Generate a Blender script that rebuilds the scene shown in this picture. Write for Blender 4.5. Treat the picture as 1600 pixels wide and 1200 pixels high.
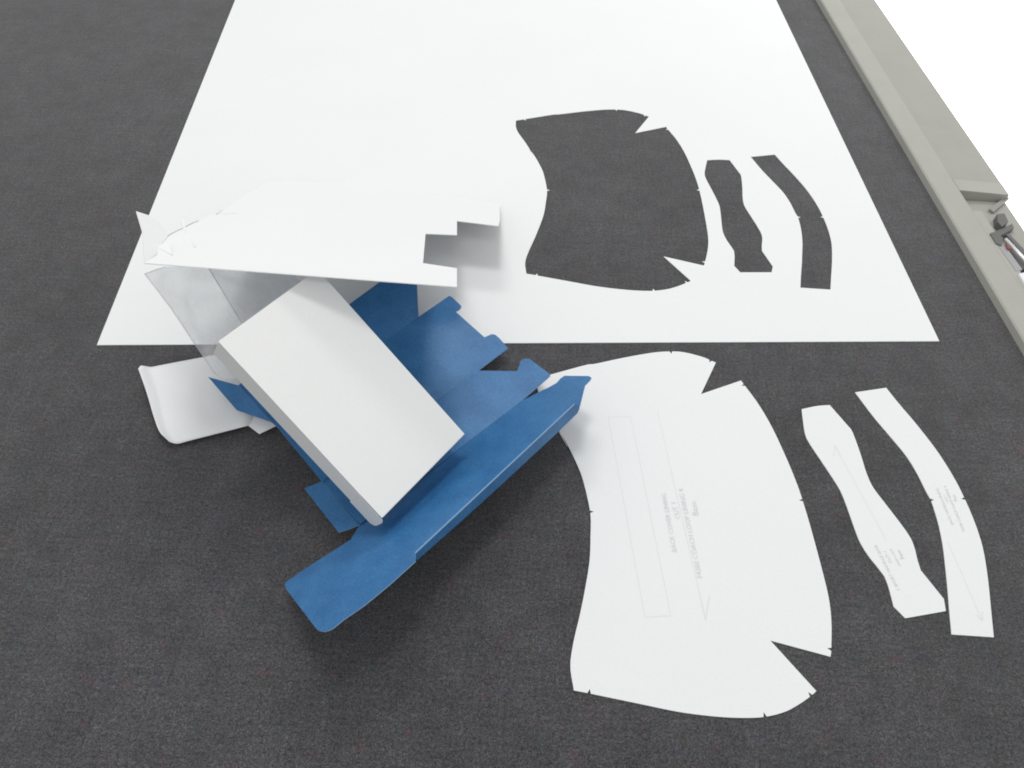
import bpy, bmesh, math, random
from mathutils import Vector, Matrix

# ------------------------------------------------------------------ scene
for o in list(bpy.data.objects):
    bpy.data.objects.remove(o)
scene = bpy.context.scene
COL = scene.collection
random.seed(7)

# camera: hand-held phone, half a metre above the table, looking down
CAM_RIGHT = (0.998697, 0.039534, 0.032257)
CAM_UP = (-0.051025, 0.773803, 0.631368)
CAM_FWD = (0.0, 0.632192, -0.774812)

cam_data = bpy.data.cameras.new("camera")
cam_data.sensor_width = 36.0
cam_data.lens = 36.0 * 1220.05 / 1600.0
cam_data.clip_start = 0.01
cam_data.clip_end = 60.0
cam = bpy.data.objects.new("camera", cam_data)
r, u, f = Vector(CAM_RIGHT), Vector(CAM_UP), Vector(CAM_FWD)
m = Matrix((r, u, -f)).transposed().to_4x4()
m.translation = Vector((0, 0, 0.5))
cam.matrix_world = m
COL.objects.link(cam)
scene.camera = cam

# room light: pale ambient plus ceiling fixtures and one added lamp
world = bpy.data.worlds.new("World")
scene.world = world
world.use_nodes = True
bg = world.node_tree.nodes["Background"]
bg.inputs[0].default_value = (0.975, 0.988, 1.0, 1)
bg.inputs[1].default_value = 0.62


def area(name, loc, target, sx, sy, power, color, spread=180):
    d = bpy.data.lights.new(name, 'AREA')
    d.shape = 'RECTANGLE'
    d.size, d.size_y = sx, sy
    d.energy = power
    d.color = color
    d.spread = math.radians(spread)
    o = bpy.data.objects.new(name, d)
    o.location = loc
    o.rotation_euler = (Vector(target) - Vector(loc)).to_track_quat('-Z', 'Y').to_euler()
    COL.objects.link(o)
    return o


area("ceiling_or_added_lamp", (-0.16, 0.85, 2.1), (0.0, 0.60, 0), 0.46, 0.40, 11.5, (1.0, 0.995, 0.98))
area("ceiling_or_added_lamp", (0.10, -1.0, 2.1), (0.05, 0.5, 0), 0.60, 0.30, 6, (1.0, 0.995, 0.98))
area("ceiling_or_added_lamp", (-0.45, 2.2, 2.1), (0.0, 0.6, 0), 0.80, 0.40, 14, (1.0, 0.995, 0.98))
area("ceiling_or_added_lamp", (2.9, 2.3, 2.1), (2.5, 2.2, -0.75), 1.4, 1.4, 120, (1, 1, 1), 90)  # not a known fixture: lamp added to blow the floor out to white

scene.render.engine = 'CYCLES'
scene.view_settings.view_transform = 'Standard'
scene.view_settings.look = 'None'
scene.view_settings.exposure = 0.08
scene.view_settings.gamma = 1.0
scene.cycles.filter_width = 1.9
scene.cycles.max_bounces = 10
scene.cycles.transparent_max_bounces = 16

# ------------------------------------------------------------------ surveyed outlines, in metres (table top is z = 0)
SHAPES = {
    'big': [(0.02057,0.41479),(0.0222,0.41547),(0.02349,0.41601),(0.02494,0.41663),(0.02707,0.41752),(0.02935,0.41848),(0.03146,0.41634),(0.03138,0.41934),(0.03552,0.42112),(0.0422,0.424),(0.04936,0.42707),(0.05599,0.42986),(0.06105,0.43191),(0.06391,0.43292),(0.06527,0.43322),(0.06605,0.43322),(0.06718,0.43334),(0.06958,0.434),(0.0735,0.43533),(0.07834,0.43703),(0.0837,0.43894),(0.0892,0.44086),(0.09446,0.4426),(0.09963,0.44424),(0.10497,0.4459),(0.11025,0.44747),(0.11522,0.44887),(0.11965,0.45002),(0.12346,0.45086),(0.1268,0.45145),(0.12979,0.45187),(0.13257,0.45217),(0.13415,0.45231),(0.13548,0.44962),(0.13635,0.4525),(0.1377,0.4526),(0.13985,0.45271),(0.14188,0.45272),(0.14398,0.45258),(0.14634,0.45228),(0.14913,0.45174),(0.15222,0.451),(0.15535,0.45014),(0.1583,0.44925),(0.16083,0.44842),(0.16287,0.44762),(0.1646,0.4468),(0.16609,0.446),(0.1674,0.44524),(0.16765,0.4451),(0.16729,0.44211),(0.16959,0.44405),(0.16968,0.44401),(0.17054,0.44353),(0.17129,0.44311),(0.172,0.44269),(0.17277,0.44225),(0.1561,0.40679),(0.19158,0.42372),(0.19189,0.42304),(0.19208,0.4226),(0.19233,0.42205),(0.19279,0.42099),(0.19319,0.42008),(0.19108,0.41793),(0.19409,0.41807),(0.19499,0.41609),(0.19676,0.41227),(0.19873,0.40794),(0.2007,0.4034),(0.20246,0.39896),(0.20401,0.39463),(0.20549,0.39022),(0.2069,0.38569),(0.20826,0.38099),(0.20957,0.37609),(0.21085,0.37081),(0.2121,0.36517),(0.21328,0.35944),(0.21438,0.35388),(0.21537,0.34876),(0.21625,0.34413),(0.21702,0.33982),(0.21771,0.33574),(0.21833,0.3318),(0.2189,0.32791),(0.21941,0.32428),(0.21984,0.32097),(0.22021,0.31767),(0.22057,0.31406),(0.22084,0.31094),(0.21814,0.30961),(0.22102,0.30874),(0.2213,0.30497),(0.22166,0.29966),(0.22201,0.29397),(0.22234,0.28793),(0.22264,0.2816),(0.22294,0.27452),(0.22324,0.26667),(0.22351,0.25872),(0.22372,0.25136),(0.22386,0.24525),(0.22392,0.2407),(0.22392,0.23726),(0.22386,0.23447),(0.22374,0.23191),(0.22355,0.22912),(0.22331,0.22619),(0.22301,0.22341),(0.22265,0.22066),(0.2222,0.21782),(0.22167,0.21477),(0.22096,0.21124),(0.22011,0.20733),(0.2192,0.20341),(0.21835,0.19988),(0.21794,0.19818),(0.21496,0.19779),(0.21741,0.19604),(0.21721,0.19531),(0.21688,0.19422),(0.21663,0.19354),(0.21639,0.19296),(0.21612,0.19218),(0.17834,0.20096),(0.20219,0.16956),(0.20149,0.16899),(0.20087,0.16847),(0.20021,0.16792),(0.19939,0.1673),(0.19921,0.16716),(0.19671,0.16882),(0.19741,0.1659),(0.19691,0.16556),(0.19527,0.16445),(0.19347,0.16326),(0.19158,0.16206),(0.18968,0.16093),(0.18778,0.15985),(0.18584,0.15876),(0.18383,0.1577),(0.18172,0.15669),(0.17951,0.15578),(0.17716,0.15494),(0.17468,0.15416),(0.17211,0.15346),(0.16951,0.15284),(0.16798,0.15251),(0.16639,0.15506),(0.16582,0.15211),(0.16434,0.15189),(0.1618,0.15157),(0.15921,0.15133),(0.1565,0.15115),(0.15358,0.151),(0.15049,0.15088),(0.14728,0.1508),(0.1439,0.15078),(0.14032,0.15082),(0.13648,0.15093),(0.13235,0.15111),(0.12794,0.15136),(0.12333,0.15167),(0.11861,0.15207),(0.11385,0.15255),(0.10912,0.15315),(0.10435,0.15385),(0.09946,0.15462),(0.09437,0.15545),(0.08897,0.15629),(0.08284,0.15723),(0.07603,0.15827),(0.06921,0.15932),(0.06301,0.16027),(0.05919,0.16085),(0.05852,0.16379),(0.05702,0.16118),(0.05483,0.1615),(0.05274,0.16179),(0.05134,0.16198),(0.05011,0.16213),(0.04854,0.16234),(0.04805,0.16538),(0.0475,0.16841),(0.04698,0.17144),(0.0466,0.17449),(0.04646,0.17756),(0.04658,0.18061),(0.04691,0.18364),(0.04738,0.18671),(0.04797,0.18989),(0.04862,0.19324),(0.04938,0.19682),(0.05027,0.20056),(0.05124,0.20441),(0.05221,0.20832),(0.05312,0.21223),(0.05398,0.21616),(0.05483,0.22014),(0.05566,0.22415),(0.05645,0.22815),(0.05721,0.2321),(0.05794,0.23602),(0.05866,0.23993),(0.05933,0.24381),(0.05993,0.24767),(0.06043,0.25149),(0.06081,0.25523),(0.06108,0.2589),(0.06128,0.26256),(0.06144,0.26628),(0.06157,0.27013),(0.06176,0.27402),(0.06197,0.27792),(0.06211,0.28194),(0.06208,0.28619),(0.06189,0.28969),(0.06457,0.29105),(0.06168,0.29188),(0.06114,0.29603),(0.06021,0.30185),(0.05912,0.30779),(0.05798,0.31339),(0.05693,0.3182),(0.05599,0.322),(0.05509,0.32508),(0.05417,0.32778),(0.05318,0.33046),(0.05205,0.33346),(0.05072,0.33691),(0.04924,0.3406),(0.0477,0.3443),(0.04617,0.34781),(0.04476,0.3509),(0.04327,0.35387),(0.04165,0.35686),(0.04016,0.35943),(0.0391,0.36115),(0.03874,0.36158),(0.03957,0.35969),(0.0414,0.35577),(0.0435,0.35137),(0.04513,0.34802),(0.04555,0.34728),(0.04443,0.3499),(0.04227,0.35483),(0.03955,0.36097),(0.03675,0.36718),(0.03437,0.37235),(0.03234,0.37645),(0.03035,0.38024),(0.02846,0.38373),(0.02677,0.38698),(0.02533,0.39001),(0.02418,0.39272),(0.02329,0.39507),(0.02258,0.39725),(0.02201,0.39942),(0.02151,0.40175),(0.02114,0.40428),(0.02093,0.40688),(0.02081,0.40951),(0.02072,0.41216)],
    'big_hole': [(-0.01081,0.79416),(-0.00916,0.79478),(-0.00785,0.79527),(-0.00638,0.79583),(-0.00422,0.79665),(-0.00191,0.79753),(0.00013,0.79531),(0.00015,0.79832),(0.00435,0.79995),(0.01113,0.80258),(0.0184,0.8054),(0.02512,0.80796),(0.03025,0.80982),(0.03314,0.81073),(0.03451,0.81098),(0.03529,0.81095),(0.03643,0.81103),(0.03885,0.81161),(0.04282,0.81279),(0.04771,0.81432),(0.05313,0.81604),(0.0587,0.81776),(0.06402,0.81932),(0.06925,0.82077),(0.07464,0.82223),(0.07997,0.82362),(0.08499,0.82484),(0.08946,0.82583),(0.09329,0.82653),(0.09665,0.82701),(0.09966,0.82732),(0.10245,0.82752),(0.10404,0.8276),(0.10527,0.82486),(0.10623,0.82771),(0.10759,0.82776),(0.10974,0.8278),(0.11177,0.82773),(0.11387,0.82752),(0.11622,0.82713),(0.11898,0.8265),(0.12204,0.82565),(0.12514,0.82467),(0.12806,0.82368),(0.13055,0.82276),(0.13257,0.82189),(0.13427,0.82101),(0.13572,0.82016),(0.13701,0.81935),(0.13726,0.8192),(0.13679,0.81623),(0.13915,0.81808),(0.13925,0.81804),(0.14009,0.81753),(0.14082,0.81708),(0.14152,0.81664),(0.14227,0.81617),(0.12435,0.78132),(0.16041,0.79698),(0.16069,0.79629),(0.16087,0.79585),(0.16109,0.79528),(0.16152,0.79421),(0.16188,0.79328),(0.1597,0.79121),(0.16271,0.79125),(0.16355,0.78923),(0.16517,0.78536),(0.16699,0.78096),(0.16879,0.77635),(0.1704,0.77185),(0.17179,0.76747),(0.17311,0.76301),(0.17436,0.75843),(0.17555,0.75369),(0.17669,0.74874),(0.17778,0.74342),(0.17882,0.73774),(0.1798,0.73197),(0.1807,0.72638),(0.18151,0.72122),(0.18222,0.71656),(0.18284,0.71223),(0.18338,0.70812),(0.18386,0.70416),(0.18429,0.70026),(0.18467,0.69661),(0.18498,0.69329),(0.18524,0.68997),(0.18546,0.68636),(0.18563,0.68323),(0.18288,0.682),(0.18572,0.68103),(0.18587,0.67725),(0.18604,0.67193),(0.18619,0.66623),(0.1863,0.66018),(0.18638,0.65384),(0.18643,0.64676),(0.18644,0.63891),(0.18643,0.63095),(0.18638,0.62358),(0.1863,0.61747),(0.1862,0.61293),(0.18608,0.60948),(0.18592,0.6067),(0.1857,0.60414),(0.18542,0.60136),(0.18507,0.59844),(0.18467,0.59568),(0.18421,0.59294),(0.18367,0.59012),(0.18302,0.58709),(0.18219,0.58359),(0.1812,0.57971),(0.18015,0.57583),(0.17918,0.57233),(0.17871,0.57064),(0.17571,0.57036),(0.1781,0.56853),(0.17787,0.5678),(0.1775,0.56673),(0.17723,0.56605),(0.17697,0.56548),(0.17667,0.56471),(0.13923,0.57484),(0.16195,0.5426),(0.16123,0.54206),(0.16059,0.54156),(0.1599,0.54104),(0.15907,0.54044),(0.15888,0.54031),(0.15644,0.54206),(0.15704,0.53911),(0.15653,0.5388),(0.15485,0.53775),(0.153,0.53662),(0.15107,0.53549),(0.14913,0.53443),(0.1472,0.53341),(0.14522,0.53239),(0.14317,0.5314),(0.14103,0.53048),(0.13879,0.52964),(0.13641,0.52889),(0.1339,0.5282),(0.13131,0.52759),(0.12868,0.52706),(0.12715,0.52678),(0.12565,0.52939),(0.12497,0.52646),(0.12349,0.52629),(0.12094,0.52607),(0.11835,0.52592),(0.11562,0.52583),(0.1127,0.52579),(0.10961,0.52578),(0.1064,0.52582),(0.10302,0.52591),(0.09944,0.52608),(0.09561,0.52633),(0.09149,0.52666),(0.08709,0.52706),(0.0825,0.52754),(0.07779,0.5281),(0.07306,0.52876),(0.06834,0.52953),(0.06361,0.53039),(0.05875,0.53134),(0.05369,0.53235),(0.04833,0.53338),(0.04223,0.53454),(0.03547,0.53583),(0.02868,0.53712),(0.02252,0.53829),(0.01873,0.539),(0.01816,0.54196),(0.01657,0.53941),(0.01439,0.53981),(0.01232,0.54017),(0.01092,0.54041),(0.0097,0.54061),(0.00813,0.54087),(0.00776,0.54392),(0.00731,0.54697),(0.0069,0.55002),(0.00663,0.55308),(0.0066,0.55615),(0.00683,0.5592),(0.00726,0.56221),(0.00785,0.56526),(0.00855,0.56842),(0.00932,0.57175),(0.0102,0.57529),(0.01123,0.579),(0.01233,0.58282),(0.01344,0.58669),(0.01449,0.59057),(0.01549,0.59446),(0.01648,0.59841),(0.01745,0.60238),(0.01839,0.60635),(0.01929,0.61028),(0.02016,0.61417),(0.02102,0.61805),(0.02183,0.6219),(0.02257,0.62573),(0.0232,0.62954),(0.02371,0.63326),(0.02411,0.63692),(0.02444,0.64057),(0.02473,0.64428),(0.025,0.64812),(0.02533,0.65201),(0.02568,0.6559),(0.02596,0.6599),(0.02609,0.66415),(0.02602,0.66766),(0.02875,0.66892),(0.02589,0.66985),(0.0255,0.67402),(0.02477,0.67987),(0.02389,0.68585),(0.02296,0.69149),(0.02208,0.69633),(0.02128,0.70016),(0.02049,0.70327),(0.01967,0.706),(0.01876,0.70872),(0.01774,0.71175),(0.01654,0.71525),(0.0152,0.71899),(0.01378,0.72275),(0.01239,0.7263),(0.01108,0.72944),(0.0097,0.73246),(0.00818,0.73551),(0.00679,0.73814),(0.0058,0.73989),(0.00545,0.74033),(0.00621,0.73842),(0.0079,0.73443),(0.00984,0.72996),(0.01135,0.72656),(0.01174,0.7258),(0.01071,0.72845),(0.00873,0.73346),(0.00623,0.73969),(0.00366,0.746),(0.00146,0.75125),(-0.00042,0.75543),(-0.00228,0.75927),(-0.00403,0.76284),(-0.00561,0.76614),(-0.00694,0.76922),(-0.00799,0.77197),(-0.0088,0.77435),(-0.00943,0.77655),(-0.00992,0.77874),(-0.01033,0.7811),(-0.01062,0.78363),(-0.01073,0.78623),(-0.01076,0.78887),(-0.01076,0.79153)],
    'wavy': [(0.26136,0.4022),(0.26339,0.39815),(0.26554,0.39387),(0.26763,0.3897),(0.26949,0.38597),(0.27095,0.38299),(0.27194,0.38104),(0.27255,0.3799),(0.27293,0.37917),(0.2732,0.37843),(0.27349,0.37729),(0.27379,0.37577),(0.27401,0.37416),(0.27418,0.37239),(0.27432,0.37041),(0.27447,0.36815),(0.27464,0.36554),(0.2748,0.36263),(0.27494,0.35952),(0.27507,0.35633),(0.27518,0.35316),(0.27524,0.34995),(0.27525,0.34662),(0.27526,0.34328),(0.27531,0.34004),(0.27547,0.33701),(0.27567,0.3343),(0.27589,0.33182),(0.2762,0.32943),(0.27666,0.327),(0.27732,0.32438),(0.27826,0.32156),(0.27943,0.31862),(0.28073,0.3156),(0.28208,0.31255),(0.28338,0.30951),(0.28468,0.30642),(0.28604,0.30324),(0.28739,0.30009),(0.28867,0.29705),(0.28981,0.29423),(0.29082,0.29166),(0.29175,0.28927),(0.29257,0.28702),(0.29327,0.28489),(0.29382,0.28285),(0.29419,0.28093),(0.29439,0.27917),(0.29448,0.27749),(0.2945,0.27584),(0.2945,0.27415),(0.29446,0.27242),(0.29433,0.27069),(0.29416,0.26897),(0.29401,0.26725),(0.29391,0.26554),(0.29388,0.26385),(0.29388,0.26217),(0.2939,0.26049),(0.29393,0.25882),(0.29395,0.25714),(0.30376,0.23655),(0.3024,0.22784),(0.27297,0.22119),(0.26726,0.22908),(0.26732,0.23205),(0.26739,0.23512),(0.26746,0.23814),(0.26749,0.24095),(0.26748,0.24339),(0.2674,0.24536),(0.26726,0.24697),(0.2671,0.24838),(0.26694,0.24972),(0.26678,0.25118),(0.26617,0.25251),(0.26557,0.25383),(0.26496,0.25515),(0.26432,0.25652),(0.26362,0.25797),(0.26284,0.2595),(0.262,0.2611),(0.26112,0.26275),(0.26027,0.26444),(0.25949,0.26617),(0.25876,0.26799),(0.25805,0.26988),(0.25739,0.2718),(0.2568,0.27368),(0.2563,0.27546),(0.25591,0.27705),(0.25564,0.27848),(0.25542,0.27989),(0.25523,0.28145),(0.25502,0.28329),(0.2548,0.28549),(0.25459,0.28794),(0.25439,0.29055),(0.25419,0.2932),(0.25399,0.2958),(0.25379,0.29838),(0.25359,0.301),(0.25339,0.30362),(0.25317,0.30619),(0.25293,0.30867),(0.25269,0.31101),(0.25246,0.31324),(0.2522,0.31543),(0.25186,0.31765),(0.2514,0.31995),(0.25079,0.32233),(0.25008,0.32473),(0.24927,0.32718),(0.24841,0.32972),(0.2475,0.33236),(0.24653,0.33515),(0.24549,0.33805),(0.24441,0.34104),(0.2433,0.34405),(0.24221,0.34706),(0.24107,0.35016),(0.23986,0.35338),(0.23867,0.35658),(0.23761,0.35957),(0.23676,0.36222),(0.23614,0.36434),(0.23569,0.36605),(0.23538,0.36759),(0.23519,0.36923),(0.23508,0.37122),(0.23509,0.37367),(0.23524,0.37639),(0.23547,0.37924),(0.23574,0.38207),(0.23598,0.38472),(0.2362,0.38717),(0.23644,0.38951),(0.23669,0.39179),(0.23694,0.39406),(0.23719,0.39635),(0.23973,0.39718),(0.24229,0.39804),(0.24484,0.39889),(0.24736,0.39967),(0.24982,0.40033),(0.2522,0.40084),(0.25451,0.40123),(0.2568,0.40155),(0.25907,0.40186)],
    'wavy_hole': [(0.2251,0.73856),(0.22653,0.73425),(0.22803,0.72971),(0.2295,0.72528),(0.2308,0.72132),(0.23182,0.71816),(0.23252,0.71609),(0.23296,0.71487),(0.23323,0.71409),(0.23339,0.71333),(0.23352,0.71215),(0.2336,0.71061),(0.23358,0.70898),(0.23349,0.70721),(0.23334,0.70522),(0.23317,0.70297),(0.23296,0.70037),(0.23269,0.69746),(0.23239,0.69436),(0.23206,0.69119),(0.23171,0.68804),(0.2313,0.68485),(0.23083,0.68155),(0.23036,0.67824),(0.22995,0.67503),(0.22966,0.67202),(0.22947,0.6693),(0.22934,0.66681),(0.2293,0.6644),(0.2294,0.66193),(0.22968,0.65925),(0.2302,0.65632),(0.23093,0.65324),(0.23178,0.65006),(0.23268,0.64685),(0.23353,0.64366),(0.23437,0.64041),(0.23526,0.63707),(0.23614,0.63375),(0.23697,0.63056),(0.23769,0.62762),(0.23832,0.62493),(0.23889,0.62242),(0.23939,0.62008),(0.23977,0.61787),(0.24002,0.61577),(0.24011,0.61382),(0.24006,0.61204),(0.2399,0.61037),(0.23969,0.60873),(0.23944,0.60706),(0.23915,0.60535),(0.23877,0.60366),(0.23836,0.60198),(0.23796,0.60031),(0.23761,0.59863),(0.23734,0.59696),(0.2371,0.5953),(0.23688,0.59363),(0.23667,0.59197),(0.23645,0.59031),(0.24319,0.56852),(0.24059,0.5601),(0.21051,0.55776),(0.20599,0.56639),(0.20648,0.56932),(0.20699,0.57235),(0.20749,0.57532),(0.20793,0.5781),(0.20827,0.58052),(0.20847,0.58248),(0.20857,0.5841),(0.20862,0.58551),(0.20865,0.58686),(0.2087,0.58832),(0.20829,0.58973),(0.20788,0.59112),(0.20747,0.59252),(0.20703,0.59397),(0.20655,0.5955),(0.206,0.59713),(0.20539,0.59883),(0.20477,0.60059),(0.20417,0.60239),(0.20365,0.60422),(0.20319,0.60611),(0.20276,0.60809),(0.20238,0.61009),(0.20206,0.61203),(0.20182,0.61387),(0.20167,0.61549),(0.20161,0.61694),(0.2016,0.61838),(0.20163,0.61995),(0.20169,0.6218),(0.20179,0.624),(0.20194,0.62646),(0.20211,0.62907),(0.2023,0.63173),(0.20247,0.63433),(0.20264,0.63691),(0.20283,0.63953),(0.203,0.64215),(0.20316,0.64472),(0.20328,0.64721),(0.20338,0.64956),(0.20348,0.6518),(0.20353,0.65401),(0.20352,0.65625),(0.20339,0.6586),(0.20313,0.66104),(0.20277,0.66351),(0.20233,0.66606),(0.20184,0.66869),(0.20132,0.67144),(0.20077,0.67434),(0.20015,0.67736),(0.19951,0.68047),(0.19885,0.68361),(0.1982,0.68675),(0.19752,0.68998),(0.19679,0.69334),(0.19607,0.69667),(0.19545,0.69979),(0.19499,0.70253),(0.19468,0.70472),(0.19449,0.70648),(0.19441,0.70805),(0.19445,0.7097),(0.19463,0.71169),(0.19499,0.7141),(0.19553,0.71677),(0.19617,0.71956),(0.19684,0.72232),(0.19747,0.72491),(0.19804,0.7273),(0.19861,0.72958),(0.19919,0.73181),(0.19976,0.73401),(0.20034,0.73625),(0.20297,0.7367),(0.20563,0.73719),(0.20828,0.73766),(0.21088,0.73806),(0.21341,0.73836),(0.21584,0.73852),(0.21819,0.73858),(0.22049,0.73857),(0.22279,0.73855)],
    'curved': [(0.2858,0.41715),(0.31351,0.42389),(0.31478,0.42047),(0.31605,0.41701),(0.31732,0.41357),(0.3186,0.41018),(0.31988,0.40689),(0.32114,0.40381),(0.32239,0.40092),(0.32366,0.39803),(0.32497,0.39498),(0.32636,0.39156),(0.3279,0.38764),(0.32956,0.38333),(0.33125,0.37886),(0.33285,0.37447),(0.33428,0.37038),(0.33549,0.3667),(0.33657,0.36327),(0.33754,0.35994),(0.33846,0.35656),(0.33935,0.35299),(0.34025,0.3491),(0.34112,0.345),(0.34194,0.34086),(0.34267,0.33686),(0.34329,0.33319),(0.34376,0.32989),(0.34411,0.32686),(0.34438,0.32399),(0.34461,0.32121),(0.34474,0.3195),(0.34204,0.31819),(0.34491,0.31731),(0.34504,0.31562),(0.34522,0.31291),(0.34537,0.31023),(0.34549,0.30753),(0.34558,0.30477),(0.34564,0.30194),(0.34569,0.29908),(0.3457,0.29619),(0.34565,0.29324),(0.34554,0.29023),(0.3454,0.28724),(0.34522,0.28427),(0.34497,0.28121),(0.34461,0.27794),(0.34411,0.27434),(0.34343,0.27035),(0.3426,0.26604),(0.34167,0.26151),(0.34065,0.25687),(0.3396,0.25221),(0.33844,0.24737),(0.33716,0.2423),(0.33585,0.23722),(0.33458,0.23236),(0.33344,0.22794),(0.33246,0.22408),(0.33159,0.22063),(0.33077,0.21742),(0.32997,0.21427),(0.32914,0.21099),(0.3011,0.21147),(0.30184,0.21478),(0.30259,0.21809),(0.30333,0.2214),(0.30408,0.2247),(0.30483,0.22797),(0.30559,0.2312),(0.30636,0.23439),(0.30713,0.23757),(0.3079,0.24077),(0.30866,0.24401),(0.3094,0.24729),(0.31014,0.2506),(0.31088,0.25393),(0.3116,0.25728),(0.31232,0.26066),(0.31305,0.2641),(0.3138,0.26759),(0.31452,0.27109),(0.3152,0.27456),(0.31581,0.27795),(0.31634,0.2813),(0.31681,0.28463),(0.31723,0.28789),(0.31759,0.29105),(0.31789,0.29404),(0.31813,0.29688),(0.3183,0.2996),(0.31842,0.30219),(0.3185,0.30463),(0.31856,0.3069),(0.31862,0.30897),(0.31865,0.31083),(0.31865,0.31257),(0.3186,0.31423),(0.31859,0.31481),(0.32127,0.31617),(0.31838,0.317),(0.3183,0.31744),(0.31804,0.31879),(0.31774,0.32017),(0.3174,0.32179),(0.31705,0.32385),(0.31669,0.32646),(0.31632,0.3295),(0.31591,0.33278),(0.31544,0.33613),(0.31488,0.33939),(0.31426,0.34253),(0.31359,0.34568),(0.31283,0.34885),(0.31195,0.35207),(0.3109,0.35535),(0.30967,0.35869),(0.30827,0.36207),(0.30675,0.36551),(0.30515,0.36905),(0.30352,0.37273),(0.30184,0.37651),(0.30008,0.38039),(0.29826,0.38438),(0.29644,0.38853),(0.29464,0.39287),(0.29287,0.39746),(0.2911,0.40229),(0.28933,0.40724),(0.28757,0.41223)],
    'curved_hole': [(0.24945,0.74658),(0.27718,0.75325),(0.27844,0.74982),(0.2797,0.74636),(0.28096,0.74292),(0.28223,0.73952),(0.2835,0.73623),(0.28476,0.73314),(0.286,0.73025),(0.28726,0.72736),(0.28856,0.7243),(0.28994,0.72088),(0.29147,0.71696),(0.29312,0.71264),(0.29479,0.70817),(0.29638,0.70377),(0.29779,0.69968),(0.299,0.69599),(0.30006,0.69256),(0.30103,0.68923),(0.30193,0.68585),(0.30282,0.68227),(0.30371,0.67838),(0.30457,0.67428),(0.30537,0.67014),(0.30609,0.66614),(0.3067,0.66246),(0.30716,0.65916),(0.3075,0.65612),(0.30776,0.65326),(0.30798,0.65047),(0.30811,0.64877),(0.3054,0.64746),(0.30827,0.64657),(0.3084,0.64488),(0.30857,0.64217),(0.30871,0.6395),(0.30882,0.6368),(0.3089,0.63403),(0.30896,0.6312),(0.309,0.62835),(0.309,0.62545),(0.30895,0.6225),(0.30883,0.61949),(0.30867,0.6165),(0.30848,0.61354),(0.30823,0.61047),(0.30786,0.6072),(0.30734,0.60361),(0.30665,0.59962),(0.30582,0.59531),(0.30487,0.59079),(0.30384,0.58615),(0.30277,0.58149),(0.3016,0.57666),(0.30031,0.57159),(0.29898,0.56652),(0.29769,0.56166),(0.29654,0.55724),(0.29555,0.55338),(0.29467,0.54994),(0.29384,0.54673),(0.29303,0.54357),(0.29219,0.5403),(0.26415,0.54086),(0.26491,0.54417),(0.26566,0.54748),(0.26641,0.55079),(0.26717,0.55408),(0.26793,0.55735),(0.2687,0.56058),(0.26948,0.56377),(0.27026,0.56695),(0.27104,0.57015),(0.27181,0.57338),(0.27256,0.57666),(0.27331,0.57996),(0.27405,0.58329),(0.27479,0.58664),(0.27552,0.59002),(0.27626,0.59346),(0.27701,0.59694),(0.27775,0.60044),(0.27844,0.60391),(0.27906,0.6073),(0.2796,0.61065),(0.28008,0.61398),(0.2805,0.61724),(0.28087,0.62039),(0.28118,0.62338),(0.28143,0.62622),(0.28161,0.62895),(0.28173,0.63153),(0.28183,0.63397),(0.2819,0.63625),(0.28196,0.63831),(0.282,0.64017),(0.282,0.64191),(0.28196,0.64358),(0.28195,0.64415),(0.28463,0.6455),(0.28175,0.64634),(0.28166,0.64678),(0.28141,0.64814),(0.28111,0.64952),(0.28078,0.65113),(0.28043,0.65319),(0.28008,0.65581),(0.27972,0.65884),(0.27932,0.66213),(0.27886,0.66548),(0.27831,0.66874),(0.27769,0.67189),(0.27703,0.67504),(0.27628,0.67821),(0.27541,0.68143),(0.27438,0.68472),(0.27315,0.68806),(0.27176,0.69144),(0.27025,0.69489),(0.26866,0.69843),(0.26705,0.70211),(0.26538,0.7059),(0.26362,0.70978),(0.26182,0.71378),(0.26001,0.71794),(0.25822,0.72228),(0.25646,0.72688),(0.25471,0.73171),(0.25296,0.73667),(0.25121,0.74166)],
    'sheet': [(-0.35021,0.42663),(0.37566,0.48108),(0.33636,1.29409),(-0.41238,1.23658)],
    'rect': [(0.0783,0.37796),(0.09639,0.37976),(0.11398,0.21449),(0.09658,0.21233)],
    'grain_big': [(0.11853,0.38634),(0.13706,0.21252)],
    'arrow_big': [(0.13574,0.22504),(0.13706,0.21252),(0.14178,0.23041)],
    'grain_wavy': [(0.25664,0.3616),(0.27551,0.27971)],
    'arrow_wavy': [(0.25304,0.34987),(0.25664,0.3616),(0.25851,0.352)],
    'grain_curved': [(0.32028,0.2807),(0.32528,0.22202)],
    'arrow_curved': [(0.3227,0.22593),(0.32528,0.22202),(0.32748,0.22845)],
    'text': [('big','BACK COVER LINING',(0.12265,0.26199),(0.11875,0.30956)),('big','CUT 1',(0.12773,0.28866),(0.12573,0.30228)),('big','F4300 COACH LOOP LINING 4',(0.13842,0.24309),(0.13213,0.31425)),('big','Base',(0.14148,0.29242),(0.14062,0.30386)),('wavy','1 SPORT HANDLE BASE',(0.27484,0.24181),(0.26753,0.27568)),('wavy','CUT 1',(0.27518,0.26207),(0.2732,0.27093)),('wavy','F4300 LOOP',(0.28078,0.26017),(0.27747,0.27319)),('wavy','Base',(0.28455,0.26556),(0.28326,0.27251)),('curved','BACK HANDLE LINING',(0.32915,0.29549),(0.32728,0.3264)),('curved','CUT 1',(0.33178,0.31436),(0.33096,0.32099)),('curved','F4300 COACH LOOP LINING 4',(0.33597,0.2904),(0.33396,0.32907)),('curved','Base',(0.33827,0.31585),(0.33827,0.32142))],
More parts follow.
